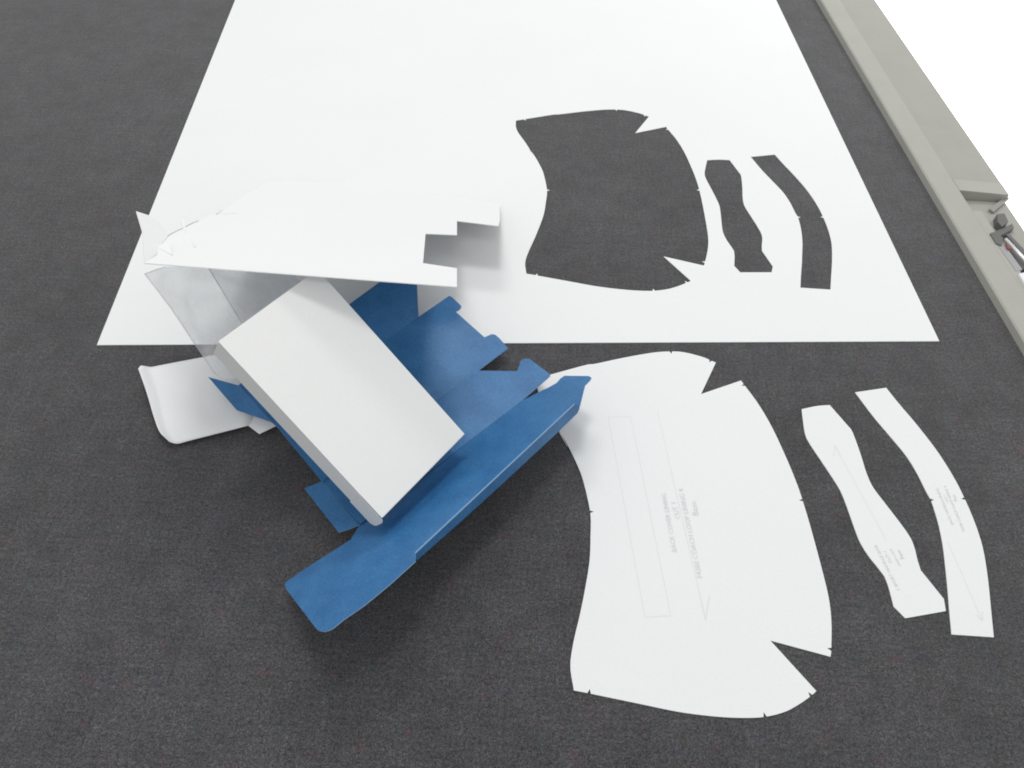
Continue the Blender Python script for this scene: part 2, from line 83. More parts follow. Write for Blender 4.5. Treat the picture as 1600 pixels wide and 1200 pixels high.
    'blue_p4': [(-0.18138,0.34672,0.014),(-0.21044,0.37073,0.02707),(-0.13975,0.46108,0.03),(-0.11792,0.48896,0.0309),(-0.10077,0.51068,0.03156),(-0.08843,0.50366,0.02676),(-0.08279,0.46377,0.016)],
    'blue_p4_flap': [(-0.18063,0.34529,0.016),(-0.21127,0.35723,0.013),(-0.23874,0.38255,0.02061),(-0.21181,0.37313,0.024)],
    'blue_p3': [(-0.08279,0.46377,0.016),(-0.0589,0.49079,0.01644),(-0.05654,0.48946,0.01634),(-0.04794,0.4803,0.01585),(-0.04721,0.4781,0.01576),(-0.04862,0.47497,0.01568),(-0.05173,0.47244,0.01566),(-0.02517,0.44562,0.01419),(-0.01946,0.44967,0.01421),(-0.01618,0.44924,0.01413),(-0.01276,0.44597,0.01394),(-0.00473,0.4354,0.01341),(-0.02764,0.40969,0.013),(-0.13431,0.29849,0.01137),(-0.17604,0.34241,0.01374),(-0.18138,0.34672,0.014)],
    'blue_p2': [(-0.02764,0.40969,0.013),(0.00361,0.40806,0.01675),(0.00635,0.42043,0.01602),(0.00944,0.42258,0.01619),(0.01311,0.42207,0.01666),(0.03039,0.40341,0.02025),(0.02887,0.39986,0.02037),(0.00719,0.37403,0.02006),(-0.10032,0.26266,0.01709),(-0.13469,0.29933,0.01)],
    'blue_k': [(-0.13469,0.29933,0.01),(-0.10081,0.26338,0.01395),(-0.10811,0.26042,0.0122),(-0.11509,0.2584,0.01059),(-0.14727,0.29445,0.007)],
    'blue_s': [(-0.10065,0.26297,0.0147),(0.00669,0.37404,0.02),(0.02033,0.38151,0.02337),(0.02914,0.38555,0.02586),(0.03506,0.38953,0.02702),(0.03813,0.39492,0.02628),(0.04115,0.39742,0.02667),(0.0589,0.38825,0.03871),(0.06057,0.38502,0.0408),(0.05942,0.38174,0.04159),(0.05536,0.37612,0.04196),(0.05211,0.35941,0.04721),(0.05023,0.34978,0.05023),(0.04685,0.35383,0.047),(-0.05519,0.22545,0.0512),(-0.05409,0.21808,0.0547),(-0.06804,0.20163,0.05483),(-0.0811,0.18822,0.05414),(-0.09201,0.17964,0.05251),(-0.09714,0.17444,0.05221),(-0.09958,0.17299,0.05165),(-0.10276,0.17281,0.05023),(-0.10636,0.17407,0.04803),(-0.10907,0.17636,0.04584),(-0.14029,0.2127,0.01649),(-0.14245,0.21641,0.01398),(-0.14244,0.21919,0.01286),(-0.13295,0.22741,0.01398),(-0.10406,0.24933,0.01863)],
    'blue_skirt': [(0.04685,0.35383,0.047),(0.05128,0.35703,0.04091),(0.05106,0.3556,0.03804),(0.04977,0.35325,0.03629),(0.03451,0.3339,0.03656),(-0.00352,0.28641,0.03899),(-0.02955,0.25418,0.04139),(-0.05422,0.224,0.04454),(-0.05519,0.22545,0.0512)],
    'lid': [[(-0.2987,0.39188,0.015),(-0.29705,0.38918,0.01464),(-0.2954,0.38648,0.01428),(-0.29376,0.3838,0.01392),(-0.29222,0.38131,0.01356),(-0.2907,0.37884,0.01319),(-0.28889,0.37584,0.01283),(-0.28661,0.37197,0.01247),(-0.28404,0.36758,0.01211),(-0.28145,0.36308,0.01175),(-0.27895,0.35858,0.01139),(-0.27642,0.35398,0.01103),(-0.27381,0.34943,0.01067),(-0.27105,0.34474,0.01031),(-0.26821,0.34009,0.00994),(-0.26541,0.3362,0.00958),(-0.26271,0.33355,0.00922),(-0.26004,0.33165,0.00886),(-0.25737,0.32975,0.0085)],[(-0.29865,0.39326,0.01473),(-0.29686,0.39034,0.01437),(-0.29507,0.38743,0.01401),(-0.29331,0.38455,0.01365),(-0.29169,0.38187,0.01328),(-0.29012,0.37923,0.01291),(-0.28829,0.37611,0.01255),(-0.28605,0.3722,0.01219),(-0.28357,0.36782,0.01183),(-0.28104,0.36333,0.01146),(-0.27854,0.35883,0.0111),(-0.27599,0.35423,0.01074),(-0.27336,0.34968,0.01038),(-0.2706,0.34502,0.01001),(-0.26776,0.3404,0.00964),(-0.26496,0.33647,0.00928),(-0.26226,0.33365,0.00892),(-0.25958,0.33152,0.00855),(-0.2569,0.32939,0.00819)],[(-0.29861,0.39464,0.01447),(-0.29667,0.39151,0.0141),(-0.29474,0.38837,0.01374),(-0.29287,0.38529,0.01337),(-0.29117,0.38243,0.01301),(-0.28953,0.37962,0.01263),(-0.28769,0.37637,0.01227),(-0.28549,0.37242,0.0119),(-0.2831,0.36805,0.01154),(-0.28062,0.36358,0.01118),(-0.27814,0.35908,0.01081),(-0.27556,0.35448,0.01045),(-0.27292,0.34992,0.01008),(-0.27016,0.34529,0.00972),(-0.26732,0.34071,0.00934),(-0.26451,0.33674,0.00898),(-0.2618,0.33376,0.00861),(-0.25912,0.33139,0.00825),(-0.25643,0.32902,0.00789)],[(-0.29832,0.39579,0.014),(-0.29629,0.39253,0.01364),(-0.29426,0.38926,0.01328),(-0.29231,0.38605,0.01292),(-0.29055,0.38305,0.01256),(-0.28887,0.38011,0.01219),(-0.28701,0.37677,0.01183),(-0.28484,0.37279,0.01147),(-0.2825,0.36842,0.01111),(-0.28007,0.36395,0.01075),(-0.27761,0.35944,0.01039),(-0.27506,0.35483,0.01003),(-0.27243,0.35026,0.00967),(-0.26968,0.34563,0.00931),(-0.26685,0.34104,0.00894),(-0.26404,0.33701,0.00858),(-0.26132,0.33389,0.00822),(-0.25862,0.33133,0.00786),(-0.25592,0.32878,0.0075)],[(-0.29768,0.3966,0.01316),(-0.29563,0.39336,0.01281),(-0.29358,0.39011,0.01247),(-0.29161,0.3869,0.01213),(-0.28983,0.38388,0.01179),(-0.28813,0.38089,0.01144),(-0.28626,0.37751,0.01109),(-0.28408,0.37351,0.01075),(-0.28172,0.36912,0.01041),(-0.27931,0.36463,0.01006),(-0.27693,0.36008,0.00972),(-0.27448,0.35543,0.00938),(-0.27194,0.35081,0.00904),(-0.26922,0.34611,0.00869),(-0.26641,0.34144,0.00834),(-0.2636,0.33732,0.008),(-0.26086,0.33409,0.00766),(-0.25813,0.3314,0.00732),(-0.2554,0.32872,0.00697)],[(-0.29679,0.3972,0.01211),(-0.29477,0.39405,0.01179),(-0.29275,0.3909,0.01147),(-0.2908,0.38777,0.01116),(-0.28903,0.38477,0.01084),(-0.28732,0.38178,0.01051),(-0.28544,0.37839,0.0102),(-0.28322,0.37437,0.00988),(-0.28082,0.36995,0.00956),(-0.27841,0.36543,0.00924),(-0.27612,0.36084,0.00892),(-0.27383,0.35614,0.0086),(-0.2714,0.35146,0.00829),(-0.26874,0.34666,0.00797),(-0.26594,0.34187,0.00764),(-0.26314,0.33764,0.00733),(-0.26038,0.33431,0.00701),(-0.25761,0.33155,0.00669),(-0.25484,0.32878,0.00637)],[(-0.29577,0.39768,0.0112),(-0.29378,0.39459,0.0109),(-0.2918,0.3915,0.0106),(-0.28987,0.38839,0.0103),(-0.28809,0.38538,0.01),(-0.28636,0.38234,0.0097),(-0.28446,0.37891,0.0094),(-0.28223,0.37486,0.0091),(-0.27981,0.37042,0.0088),(-0.27743,0.36588,0.0085),(-0.27521,0.3613,0.0082),(-0.27302,0.35662,0.0079),(-0.27067,0.35193,0.0076),(-0.26805,0.34706,0.0073),(-0.26527,0.34217,0.007),(-0.26247,0.33786,0.0067),(-0.25968,0.33449,0.0064),(-0.25687,0.3317,0.0061),(-0.25406,0.3289,0.0058)],[(-0.29475,0.39797,0.01054),(-0.2928,0.39484,0.01025),(-0.29086,0.39171,0.00995),(-0.28895,0.38854,0.00966),(-0.28714,0.38539,0.00937),(-0.28535,0.3822,0.00908),(-0.28343,0.37865,0.00879),(-0.28124,0.37455,0.00849),(-0.27889,0.3701,0.0082),(-0.27656,0.3656,0.00791),(-0.27437,0.36112,0.00761),(-0.2722,0.35659,0.00732),(-0.26986,0.352,0.00703),(-0.26725,0.34711,0.00674),(-0.26448,0.34215,0.00645),(-0.26166,0.33779,0.00615),(-0.25883,0.33444,0.00586),(-0.25597,0.3317,0.00557),(-0.2531,0.32895,0.00527)],[(-0.29358,0.39816,0.01001),(-0.29168,0.39495,0.00972),(-0.2898,0.39173,0.00943),(-0.2879,0.38844,0.00914),(-0.28606,0.38512,0.00885),(-0.2842,0.38173,0.00856),(-0.28224,0.37803,0.00827),(-0.28011,0.37387,0.00798),(-0.27786,0.36943,0.00769),(-0.27561,0.36497,0.0074),(-0.27342,0.36065,0.00711),(-0.27122,0.35633,0.00682),(-0.26887,0.35189,0.00652),(-0.26625,0.34701,0.00623),(-0.26348,0.342,0.00595),(-0.26064,0.33763,0.00566),(-0.25778,0.33435,0.00536),(-0.25486,0.33171,0.00507),(-0.25194,0.32906,0.00478)],[(-0.29195,0.39862,0.0096),(-0.29008,0.39531,0.00931),(-0.28822,0.39199,0.00902),(-0.28633,0.38859,0.00873),(-0.28444,0.38513,0.00844),(-0.28251,0.38159,0.00816),(-0.28052,0.37779,0.00787),(-0.27841,0.37359,0.00758),(-0.27623,0.36914,0.00729),(-0.27401,0.36472,0.007),(-0.27181,0.36051,0.00671),(-0.26957,0.35634,0.00642),(-0.26719,0.35201,0.00613),(-0.26458,0.3472,0.00584),(-0.26183,0.34223,0.00556),(-0.25901,0.3379,0.00527),(-0.25615,0.33468,0.00498),(-0.25323,0.3321,0.00469),(-0.2503,0.32952,0.0044)],[(-0.29039,0.39933,0.0093),(-0.28849,0.39588,0.00902),(-0.28659,0.39243,0.00873),(-0.28466,0.38893,0.00845),(-0.28271,0.38543,0.00816),(-0.28072,0.38189,0.00788),(-0.27867,0.37808,0.00759),(-0.27653,0.37387,0.00731),(-0.27433,0.3694,0.00702),(-0.27208,0.36498,0.00673),(-0.26983,0.36078,0.00645),(-0.26754,0.35664,0.00616),(-0.26513,0.35238,0.00588),(-0.26254,0.34771,0.00559),(-0.25984,0.34293,0.00531),(-0.25707,0.33873,0.00502),(-0.25425,0.33554,0.00474),(-0.25138,0.33294,0.00445),(-0.24851,0.33034,0.00416)],[(-0.28836,0.40032,0.00912),(-0.28641,0.39672,0.00883),(-0.28445,0.39312,0.00855),(-0.28246,0.38952,0.00827),(-0.28045,0.38602,0.00799),(-0.2784,0.38252,0.00771),(-0.27629,0.37876,0.00742),(-0.27409,0.37454,0.00715),(-0.27182,0.37005,0.00686),(-0.26951,0.36562,0.00658),(-0.26719,0.36138,0.00629),(-0.26483,0.3572,0.00601),(-0.26239,0.35298,0.00573),(-0.25984,0.34851,0.00545),(-0.2572,0.344,0.00517),(-0.25451,0.33999,0.00488),(-0.25179,0.33683,0.00461),(-0.24901,0.33417,0.00432),(-0.24624,0.3315,0.00404)],[(-0.28391,0.40207,0.009),(-0.28196,0.39835,0.00872),(-0.28001,0.39464,0.00844),(-0.27801,0.39095,0.00817),(-0.27597,0.3874,0.00789),(-0.27389,0.38388,0.00761),(-0.27174,0.38011,0.00733),(-0.26949,0.37589,0.00706),(-0.26717,0.37141,0.00678),(-0.26481,0.36698,0.0065),(-0.26244,0.36268,0.00622),(-0.26002,0.35843,0.00594),(-0.25758,0.35421,0.00567),(-0.2551,0.3499,0.00539),(-0.25258,0.34563,0.00511),(-0.25004,0.34179,0.00483),(-0.24748,0.33866,0.00456),(-0.24489,0.33596,0.00428),(-0.24231,0.33326,0.004)],[(-0.2754,0.40504,0.00897),(-0.27361,0.40127,0.0087),(-0.27183,0.3975,0.00843),(-0.26997,0.39372,0.00816),(-0.26802,0.39001,0.00788),(-0.26599,0.3863,0.00761),(-0.26388,0.38241,0.00733),(-0.26165,0.37819,0.00707),(-0.25932,0.37379,0.00679),(-0.25695,0.36938,0.00652),(-0.25452,0.36497,0.00624),(-0.25204,0.36057,0.00597),(-0.2496,0.35629,0.0057),(-0.24722,0.3521,0.00543),(-0.24486,0.34803,0.00515),(-0.24251,0.34435,0.00488),(-0.24018,0.3413,0.00461),(-0.23785,0.33864,0.00434),(-0.23554,0.33599,0.00406)],[(-0.26447,0.40878,0.00901),(-0.26291,0.40499,0.00874),(-0.26134,0.40119,0.00848),(-0.25967,0.39734,0.00821),(-0.25785,0.39342,0.00795),(-0.25591,0.38945,0.00768),(-0.25385,0.38538,0.00741),(-0.25165,0.38118,0.00715),(-0.24933,0.37687,0.00688),(-0.24696,0.3725,0.00661),(-0.24449,0.36797,0.00634),(-0.24197,0.36338,0.00608),(-0.23955,0.359,0.00581),(-0.2373,0.35489,0.00554),(-0.23515,0.35098,0.00527),(-0.23306,0.34746,0.00501),(-0.23103,0.34449,0.00474),(-0.22906,0.3419,0.00448),(-0.22709,0.33931,0.00421)],[(-0.25409,0.41239,0.009),(-0.25258,0.40861,0.00874),(-0.25107,0.40482,0.00849),(-0.24942,0.40093,0.00823),(-0.24757,0.39686,0.00798),(-0.24557,0.39268,0.00772),(-0.24346,0.38848,0.00747),(-0.24122,0.38429,0.00721),(-0.23886,0.38007,0.00696),(-0.23648,0.37574,0.0067),(-0.23404,0.37118,0.00644),(-0.23158,0.36652,0.00619),(-0.22931,0.36208,0.00593),(-0.22732,0.35796,0.00568),(-0.22552,0.35406,0.00542),(-0.22382,0.35054,0.00517),(-0.22224,0.34756,0.00491),(-0.22076,0.34495,0.00466),(-0.21929,0.34234,0.0044)],[(-0.24544,0.41553,0.00887),(-0.24368,0.4118,0.00863),(-0.24192,0.40806,0.0084),(-0.24,0.40419,0.00816),(-0.23785,0.40007,0.00793),(-0.23554,0.39582,0.00769),(-0.23318,0.39157,0.00746),(-0.23076,0.38739,0.00722),(-0.22829,0.38322,0.00699),(-0.2259,0.37895,0.00675),(-0.22359,0.37451,0.00652),(-0.22137,0.36998,0.00628),(-0.21945,0.36557,0.00605),(-0.21791,0.36131,0.00582),(-0.21667,0.35716,0.00558),(-0.21557,0.35341,0.00535),(-0.21465,0.35025,0.00511),(-0.21387,0.34747,0.00487),(-0.21311,0.34469,0.00464)],[(-0.23735,0.41855,0.00869),(-0.23516,0.4149,0.00848),(-0.23297,0.41124,0.00827),(-0.23063,0.40742,0.00806),(-0.22803,0.40331,0.00785),(-0.22526,0.39904,0.00764),(-0.22254,0.3948,0.00743),(-0.21987,0.39063,0.00722),(-0.21723,0.38648,0.00701),(-0.21484,0.38229,0.0068),(-0.21273,0.37804,0.00659),(-0.21086,0.37376,0.00638),(-0.20939,0.36944,0.00617),(-0.20844,0.36493,0.00597),(-0.20788,0.36039,0.00575),(-0.20754,0.35625,0.00555),(-0.2074,0.35282,0.00534),(-0.20748,0.34978,0.00513),(-0.20756,0.34676,0.00492)],[(-0.22926,0.42157,0.0085),(-0.22664,0.41799,0.00832),(-0.22403,0.41441,0.00813),(-0.22126,0.41065,0.00795),(-0.2182,0.40655,0.00777),(-0.21498,0.40227,0.00758),(-0.2119,0.39802,0.0074),(-0.20897,0.39386,0.00722),(-0.20617,0.38974,0.00703),(-0.20378,0.38562,0.00685),(-0.20186,0.38158,0.00667),(-0.20034,0.37754,0.00648),(-0.19934,0.3733,0.0063),(-0.19897,0.36856,0.00612),(-0.1991,0.36362,0.00593),(-0.1995,0.3591,0.00575),(-0.20016,0.35539,0.00557),(-0.20109,0.3521,0.00538),(-0.20202,0.34882,0.0052)]],
    'lid_tab': [(-0.20705,0.35286,0.00513),(-0.2033,0.34979,0.00502),(-0.19198,0.34183,0.0048),(-0.1794,0.35028,0.006),(-0.18541,0.36415,0.00693),(-0.20155,0.37261,0.007)],
    'plastic': [[(-0.28923,0.43816,0.075),(-0.28376,0.43318,0.07125),(-0.27824,0.4282,0.0675),(-0.27282,0.42323,0.06375),(-0.26765,0.41831,0.06),(-0.26264,0.41325,0.05606),(-0.25775,0.40811,0.052),(-0.25322,0.40324,0.04819),(-0.24928,0.39901,0.045),(-0.24604,0.39555,0.04262),(-0.24337,0.39265,0.04081),(-0.2411,0.39019,0.03935),(-0.23908,0.38803,0.038),(-0.23741,0.38632,0.03679),(-0.23612,0.38505,0.03581),(-0.23497,0.38394,0.03493),(-0.23368,0.3827,0.034),(-0.23222,0.38126,0.033),(-0.2307,0.37977,0.032),(-0.22916,0.37827,0.031),(-0.22763,0.37677,0.03)],[(-0.26776,0.43351,0.088),(-0.2609,0.4251,0.08657),(-0.2539,0.41651,0.08519),(-0.24718,0.40829,0.08371),(-0.2412,0.40099,0.082),(-0.23598,0.39468,0.07991),(-0.23132,0.3891,0.07756),(-0.22729,0.38427,0.07518),(-0.22394,0.38022,0.073),(-0.22152,0.37723,0.07113),(-0.21991,0.37518,0.06944),(-0.21866,0.37356,0.06777),(-0.21734,0.37186,0.066),(-0.21589,0.37002,0.06407),(-0.21453,0.36829,0.06206),(-0.21319,0.3666,0.06002),(-0.21184,0.36488,0.058),(-0.21046,0.36313,0.056),(-0.20907,0.36136,0.054),(-0.20767,0.35959,0.052),(-0.20628,0.35783,0.05)],[(-0.22126,0.40923,0.112),(-0.21684,0.40328,0.11127),(-0.21241,0.39731,0.11056),(-0.208,0.39137,0.10982),(-0.20363,0.38551,0.109),(-0.19902,0.37931,0.10809),(-0.19424,0.37289,0.10712),(-0.1899,0.36708,0.10609),(-0.18658,0.36273,0.105),(-0.18468,0.36037,0.10389),(-0.18381,0.35947,0.10275),(-0.18336,0.35918,0.10148),(-0.18274,0.35866,0.1),(-0.18183,0.35775,0.0983),(-0.18093,0.35687,0.09644),(-0.18008,0.35609,0.09435),(-0.17933,0.35545,0.092),(-0.17871,0.35501,0.08928),(-0.17819,0.35474,0.08625),(-0.17771,0.35453,0.08309),(-0.17721,0.35428,0.08)],[(-0.19585,0.483,0.06),(-0.19132,0.47832,0.0575),(-0.18679,0.47362,0.055),(-0.18227,0.46894,0.0525),(-0.17777,0.46428,0.05),(-0.1729,0.45953,0.04731),(-0.1678,0.45471,0.0445),(-0.16323,0.45009,0.04194),(-0.15996,0.44592,0.04),(-0.15852,0.44254,0.03894),(-0.15839,0.43972,0.0385),(-0.15877,0.43688,0.03831),(-0.15887,0.43342,0.038),(-0.15843,0.4291,0.0375),(-0.15788,0.42425,0.037),(-0.15748,0.4192,0.0365),(-0.15747,0.41428,0.036),(-0.15803,0.40956,0.0355),(-0.15897,0.40487,0.035),(-0.16007,0.40018,0.0345),(-0.16109,0.39549,0.034)]],
    'card': [(-0.24138,0.36992,0.15087),(-0.04036,0.38166,0.13274),(-0.0441,0.4209,0.11348),(-0.0692,0.42511,0.11292),(-0.07791,0.50296,0.07479),(-0.05243,0.50843,0.07052),(-0.0568,0.5543,0.048),(-0.01924,0.5509,0.04739),(-0.01882,0.56957,0.03809),(-0.0215,0.63751,0.00452),(-0.16975,0.66703,-0.00108),(-0.25086,0.63499,0.0198),(-0.25069,0.55155,0.06123),(-0.24726,0.52128,0.07606),(-0.25185,0.47588,0.09889),(-0.2535,0.4519,0.1109),(-0.25444,0.43345,0.12012),(-0.2506,0.41457,0.12926),(-0.2496,0.40688,0.13302),(-0.2416,0.38826,0.14177)],
    'card_tip': [(-0.24158,0.37087,0.15),(-0.25972,0.41107,0.14023),(-0.27515,0.43886,0.136),(-0.26953,0.44502,0.12713),(-0.26296,0.44153,0.12359),(-0.25733,0.43493,0.12286),(-0.25309,0.4281,0.12351),(-0.25005,0.41365,0.13008),(-0.24832,0.40523,0.13395),(-0.24413,0.39263,0.13833)],
    'card_fold': [(-0.24865,0.40325,0.13507),(-0.24876,0.4152,0.13001),(-0.24042,0.40517,0.1351),(-0.23144,0.38857,0.14162)],
    'card_tab': [(-0.2639,0.47248,0.10211),(-0.26301,0.47488,0.10086),(-0.24781,0.44566,0.11398),(-0.24764,0.4421,0.11575)],
    'card_edge_shade': [(-0.24933,0.40824,0.13245),(-0.25042,0.41163,0.13083),(-0.2515,0.41502,0.12921),(-0.25242,0.41852,0.12753),(-0.25314,0.42216,0.12576),(-0.25369,0.42591,0.12393),(-0.25408,0.42977,0.12204),(-0.25428,0.43384,0.12003),(-0.25431,0.43802,0.11796),(-0.25422,0.4421,0.11592),(-0.25394,0.44597,0.11398),(-0.25355,0.44974,0.11208),(-0.25324,0.45353,0.11018),(-0.25316,0.45742,0.10825),(-0.25317,0.46132,0.10631),(-0.25305,0.46511,0.10442),(-0.25269,0.46868,0.10262),(-0.25219,0.47214,0.10087),(-0.2517,0.47559,0.09913)],
    'card_edge_shade2': [(-0.24708,0.49847,0.08748),(-0.24733,0.50943,0.08205),(-0.24635,0.51899,0.07724)],
    'card_tab2': [(-0.24667,0.50013,0.08684),(-0.24651,0.51853,0.07826),(-0.23451,0.50744,0.08246)],
    'card_tab3': [(-0.23451,0.42262,0.12463),(-0.23309,0.4229,0.12508),(-0.22681,0.41239,0.12978),(-0.22647,0.4092,0.13081)],
    'rail': {'foot': [(0.39978,1.13761,0.0),(0.44472,0.46397,0.0)],'lip': [(0.39952,1.10478,0.015),(0.43684,0.5168,0.015)],'ridge': [(0.42464,1.06121,0.015),(0.45255,0.70374,0.015)],'outer': [(0.47694,1.12425,0.01),(0.51166,0.65664,0.01)]},
    'latch': {'lever': [(0.51443,0.70043,0.0),(0.51742,0.69739,0.0),(0.49142,0.67176,0.0),(0.4885,0.67679,0.0)],'knob': [(0.48877,0.66212,0.005),(0.49729,0.66383,0.005),(0.49638,0.65044,0.005),(0.4867,0.64161,0.005),(0.48497,0.64953,0.005)],'arm': [(0.50229,0.65155,0.002),(0.50164,0.64443,0.002),(0.47612,0.6256,0.002),(0.47534,0.63439,0.002)],'jaw': [(0.46622,0.62468,0.0095),(0.47317,0.62816,0.0095),(0.4771,0.61778,0.0095),(0.47158,0.6059,0.0095),(0.46717,0.60935,0.0095)],'rod_shadow': [(0.48697,0.63191,0.004),(0.49123,0.63126,0.004),(0.50021,0.59751,0.004),(0.49658,0.588,0.004)],'rod_shadow2': [(0.48252,0.60762,0.003),(0.48707,0.60797,0.003),(0.49471,0.58167,0.003),(0.49047,0.57057,0.003),(0.48616,0.58194,0.003)],'tip': [(0.47588,0.60886,0.0105),(0.47776,0.60711,0.0105),(0.47786,0.60052,0.0105),(0.47501,0.60124,0.0105)],'plate': [(0.46867,0.60684,0.0085),(0.47577,0.60738,0.0085),(0.48009,0.57365,0.0085),(0.4728,0.57043,0.0085)],'block': [(0.47235,0.56556,0.0105),(0.48619,0.57014,0.0105),(0.47496,0.54071,0.0105),(0.47329,0.54568,0.0105)],'rod': [(0.47882,0.61658,0.009),(0.48813,0.58272,0.009)]},
}


# ------------------------------------------------------------------ materials
def new_mat(name):
    mt = bpy.data.materials.new(name)
    mt.use_nodes = True
    nt = mt.node_tree
    return mt, nt, nt.nodes["Principled BSDF"]


def tex_coord(nt):
    return nt.nodes.new("ShaderNodeNewGeometry").outputs["Position"]


def noise(nt, scale, detail=3, rough=0.5, vec=None):
    n = nt.nodes.new("ShaderNodeTexNoise")
    n.inputs["Scale"].default_value = scale
    n.inputs["Detail"].default_value = detail
    n.inputs["Roughness"].default_value = rough
    nt.links.new(vec if vec is not None else tex_coord(nt), n.inputs["Vector"])
    return n


def ramp(nt, src, stops):
    rp = nt.nodes.new("ShaderNodeValToRGB")
    el = rp.color_ramp.elements
    while len(el) < len(stops):
        el.new(0.5)
    for e, (p, c) in zip(el, stops):
        e.position = p
        e.color = (*c, 1)
    nt.links.new(src, rp.inputs[0])
    return rp.outputs[0]


def mix(nt, mode, fac, a, b):
    n = nt.nodes.new("ShaderNodeMixRGB")
    n.blend_type = mode
    for s, v in ((0, fac), (1, a), (2, b)):
        if hasattr(v, "is_linked"):
            nt.links.new(v, n.inputs[s])
        elif isinstance(v, tuple):
            n.inputs[s].default_value = (*v, 1)
        else:
            n.inputs[s].default_value = v
    return n.outputs[0]


def bump(nt, bsdf, src, strength, dist):
    b = nt.nodes.new("ShaderNodeBump")
    b.inputs["Strength"].default_value = strength
    b.inputs["Distance"].default_value = dist
    nt.links.new(src, b.inputs["Height"])
    nt.links.new(b.outputs[0], bsdf.inputs["Normal"])


def paper(name, col, rough=0.75, var=0.012):
    mt, nt, b = new_mat(name)
    n1 = noise(nt, 9, 4, 0.55)
    n2 = noise(nt, 1400, 2, 0.6)
    lo = tuple(c * (1 - var) for c in col)
    base = ramp(nt, n1.outputs[0], [(0.35, lo), (0.65, col)])
    g = ramp(nt, n2.outputs[0], [(0.3, (0.935,) * 3), (0.7, (1.0,) * 3)])
    nt.links.new(mix(nt, 'MULTIPLY', 1.0, base, g), b.inputs["Base Color"])
    b.inputs["Roughness"].default_value = rough
    b.inputs["Specular IOR Level"].default_value = 0.3
    bump(nt, b, n2.outputs[0], 0.12, 0.0003)
    return mt


M_SHEET = paper("white_card", (0.80, 0.81, 0.81))
M_CARD = paper("white_carton_board", (0.815, 0.82, 0.817), 0.75)
M_BOX = paper("white_box_board", (0.82, 0.825, 0.812), 0.6)
M_LID = paper("white_lid_board", (0.81, 0.82, 0.82), 0.7)
M_BLUE_EDGE = paper("blue_card_cut_edge", (0.22, 0.36, 0.55), 0.7)


def blue_mat():
    mt, nt, b = new_mat("blue_card")
    n1 = noise(nt, 45, 4, 0.6)
    n2 = noise(nt, 900, 2, 0.7)
    base = ramp(nt, n1.outputs[0], [(0.3, (0.025, 0.126, 0.305)), (0.7, (0.042, 0.172, 0.378))])
    g = ramp(nt, n2.outputs[0], [(0.3, (0.74,) * 3), (0.7, (1.20,) * 3)])
    nt.links.new(mix(nt, 'MULTIPLY', 1.0, base, g), b.inputs["Base Color"])
    b.inputs["Roughness"].default_value = 0.42
    b.inputs["Specular IOR Level"].default_value = 0.35
    bump(nt, b, n2.outputs[0], 0.1, 0.0003)
    return mt


M_BLUE = blue_mat()


def felt_mat():
    mt, nt, b = new_mat("charcoal_felt")
    pos = tex_coord(nt)

    def stretched(sx, sy, rot):
        mp = nt.nodes.new("ShaderNodeMapping")
        mp.inputs["Scale"].default_value = (sx, sy, 1.0)
        mp.inputs["Rotation"].default_value = (0, 0, rot)
        nt.links.new(pos, mp.inputs[0])
        return mp.outputs[0]

    grain = noise(nt, 1000, 2, 0.8, pos)
    speck = noise(nt, 430, 3, 0.8, pos)
    weft = noise(nt, 300, 4, 0.7, stretched(0.14, 1.0, 0.05))
    warp = noise(nt, 260, 3, 0.7, stretched(1.0, 0.18, 0.05))
    mid = noise(nt, 30, 6, 0.72, pos)
    base = ramp(nt, mid.outputs[0], [(0.28, (0.0420, 0.0416, 0.0438)), (0.72, (0.0665, 0.0652, 0.0685))])
    for nz, k in ((grain, 0.85), (speck, 0.55), (weft, 0.16), (warp, 0.14)):
        base = mix(nt, 'MULTIPLY', 1.0, base, ramp(nt, nz.outputs[0], [(0.30, (1 - k,) * 3), (0.70, (1 + k,) * 3)]))
    big = noise(nt, 4.5, 4, 0.6, pos)
    base = mix(nt, 'MULTIPLY', 1.0, base, ramp(nt, big.outputs[0], [(0.32, (0.88,) * 3), (0.68, (1.14,) * 3)]))
    # stray coloured fibres of the recycled felt
    for sc, lo, hi, tint in ((95, 0.60, 0.76, (1.35, 0.88, 0.93)), (80, 0.60, 0.76, (0.76, 1.03, 1.02)), (60, 0.60, 0.76, (0.96, 0.94, 1.18))):
        nz = noise(nt, sc, 2, 0.6, pos)
        nz.noise_dimensions = '4D'
        nz.inputs["W"].default_value = sc * 0.37
        fac = ramp(nt, nz.outputs[0], [(lo, (0, 0, 0)), (hi, (0.9, 0.9, 0.9))])
        base = mix(nt, 'MIX', fac, base, mix(nt, 'MULTIPLY', 1.0, base, tint))
    nt.links.new(base, b.inputs["Base Color"])
    b.inputs["Roughness"].default_value = 0.95
    b.inputs["Specular IOR Level"].default_value = 0.1
    b.inputs["Sheen Weight"].default_value = 0.24
    b.inputs["Sheen Roughness"].default_value = 0.62
    bump(nt, b, weft.outputs[0], 0.35, 0.0006)
    return mt


M_FELT = felt_mat()


def plain(name, col, rough=0.5, metal=0.0, var=0.06, scale=30):
    mt, nt, b = new_mat(name)
    n1 = noise(nt, scale, 4, 0.6)
    nt.links.new(ramp(nt, n1.outputs[0], [(0.3, tuple(c * (1 - var) for c in col)), (0.7, col)]), b.inputs["Base Color"])
    b.inputs["Roughness"].default_value = rough
    b.inputs["Metallic"].default_value = metal
    return mt


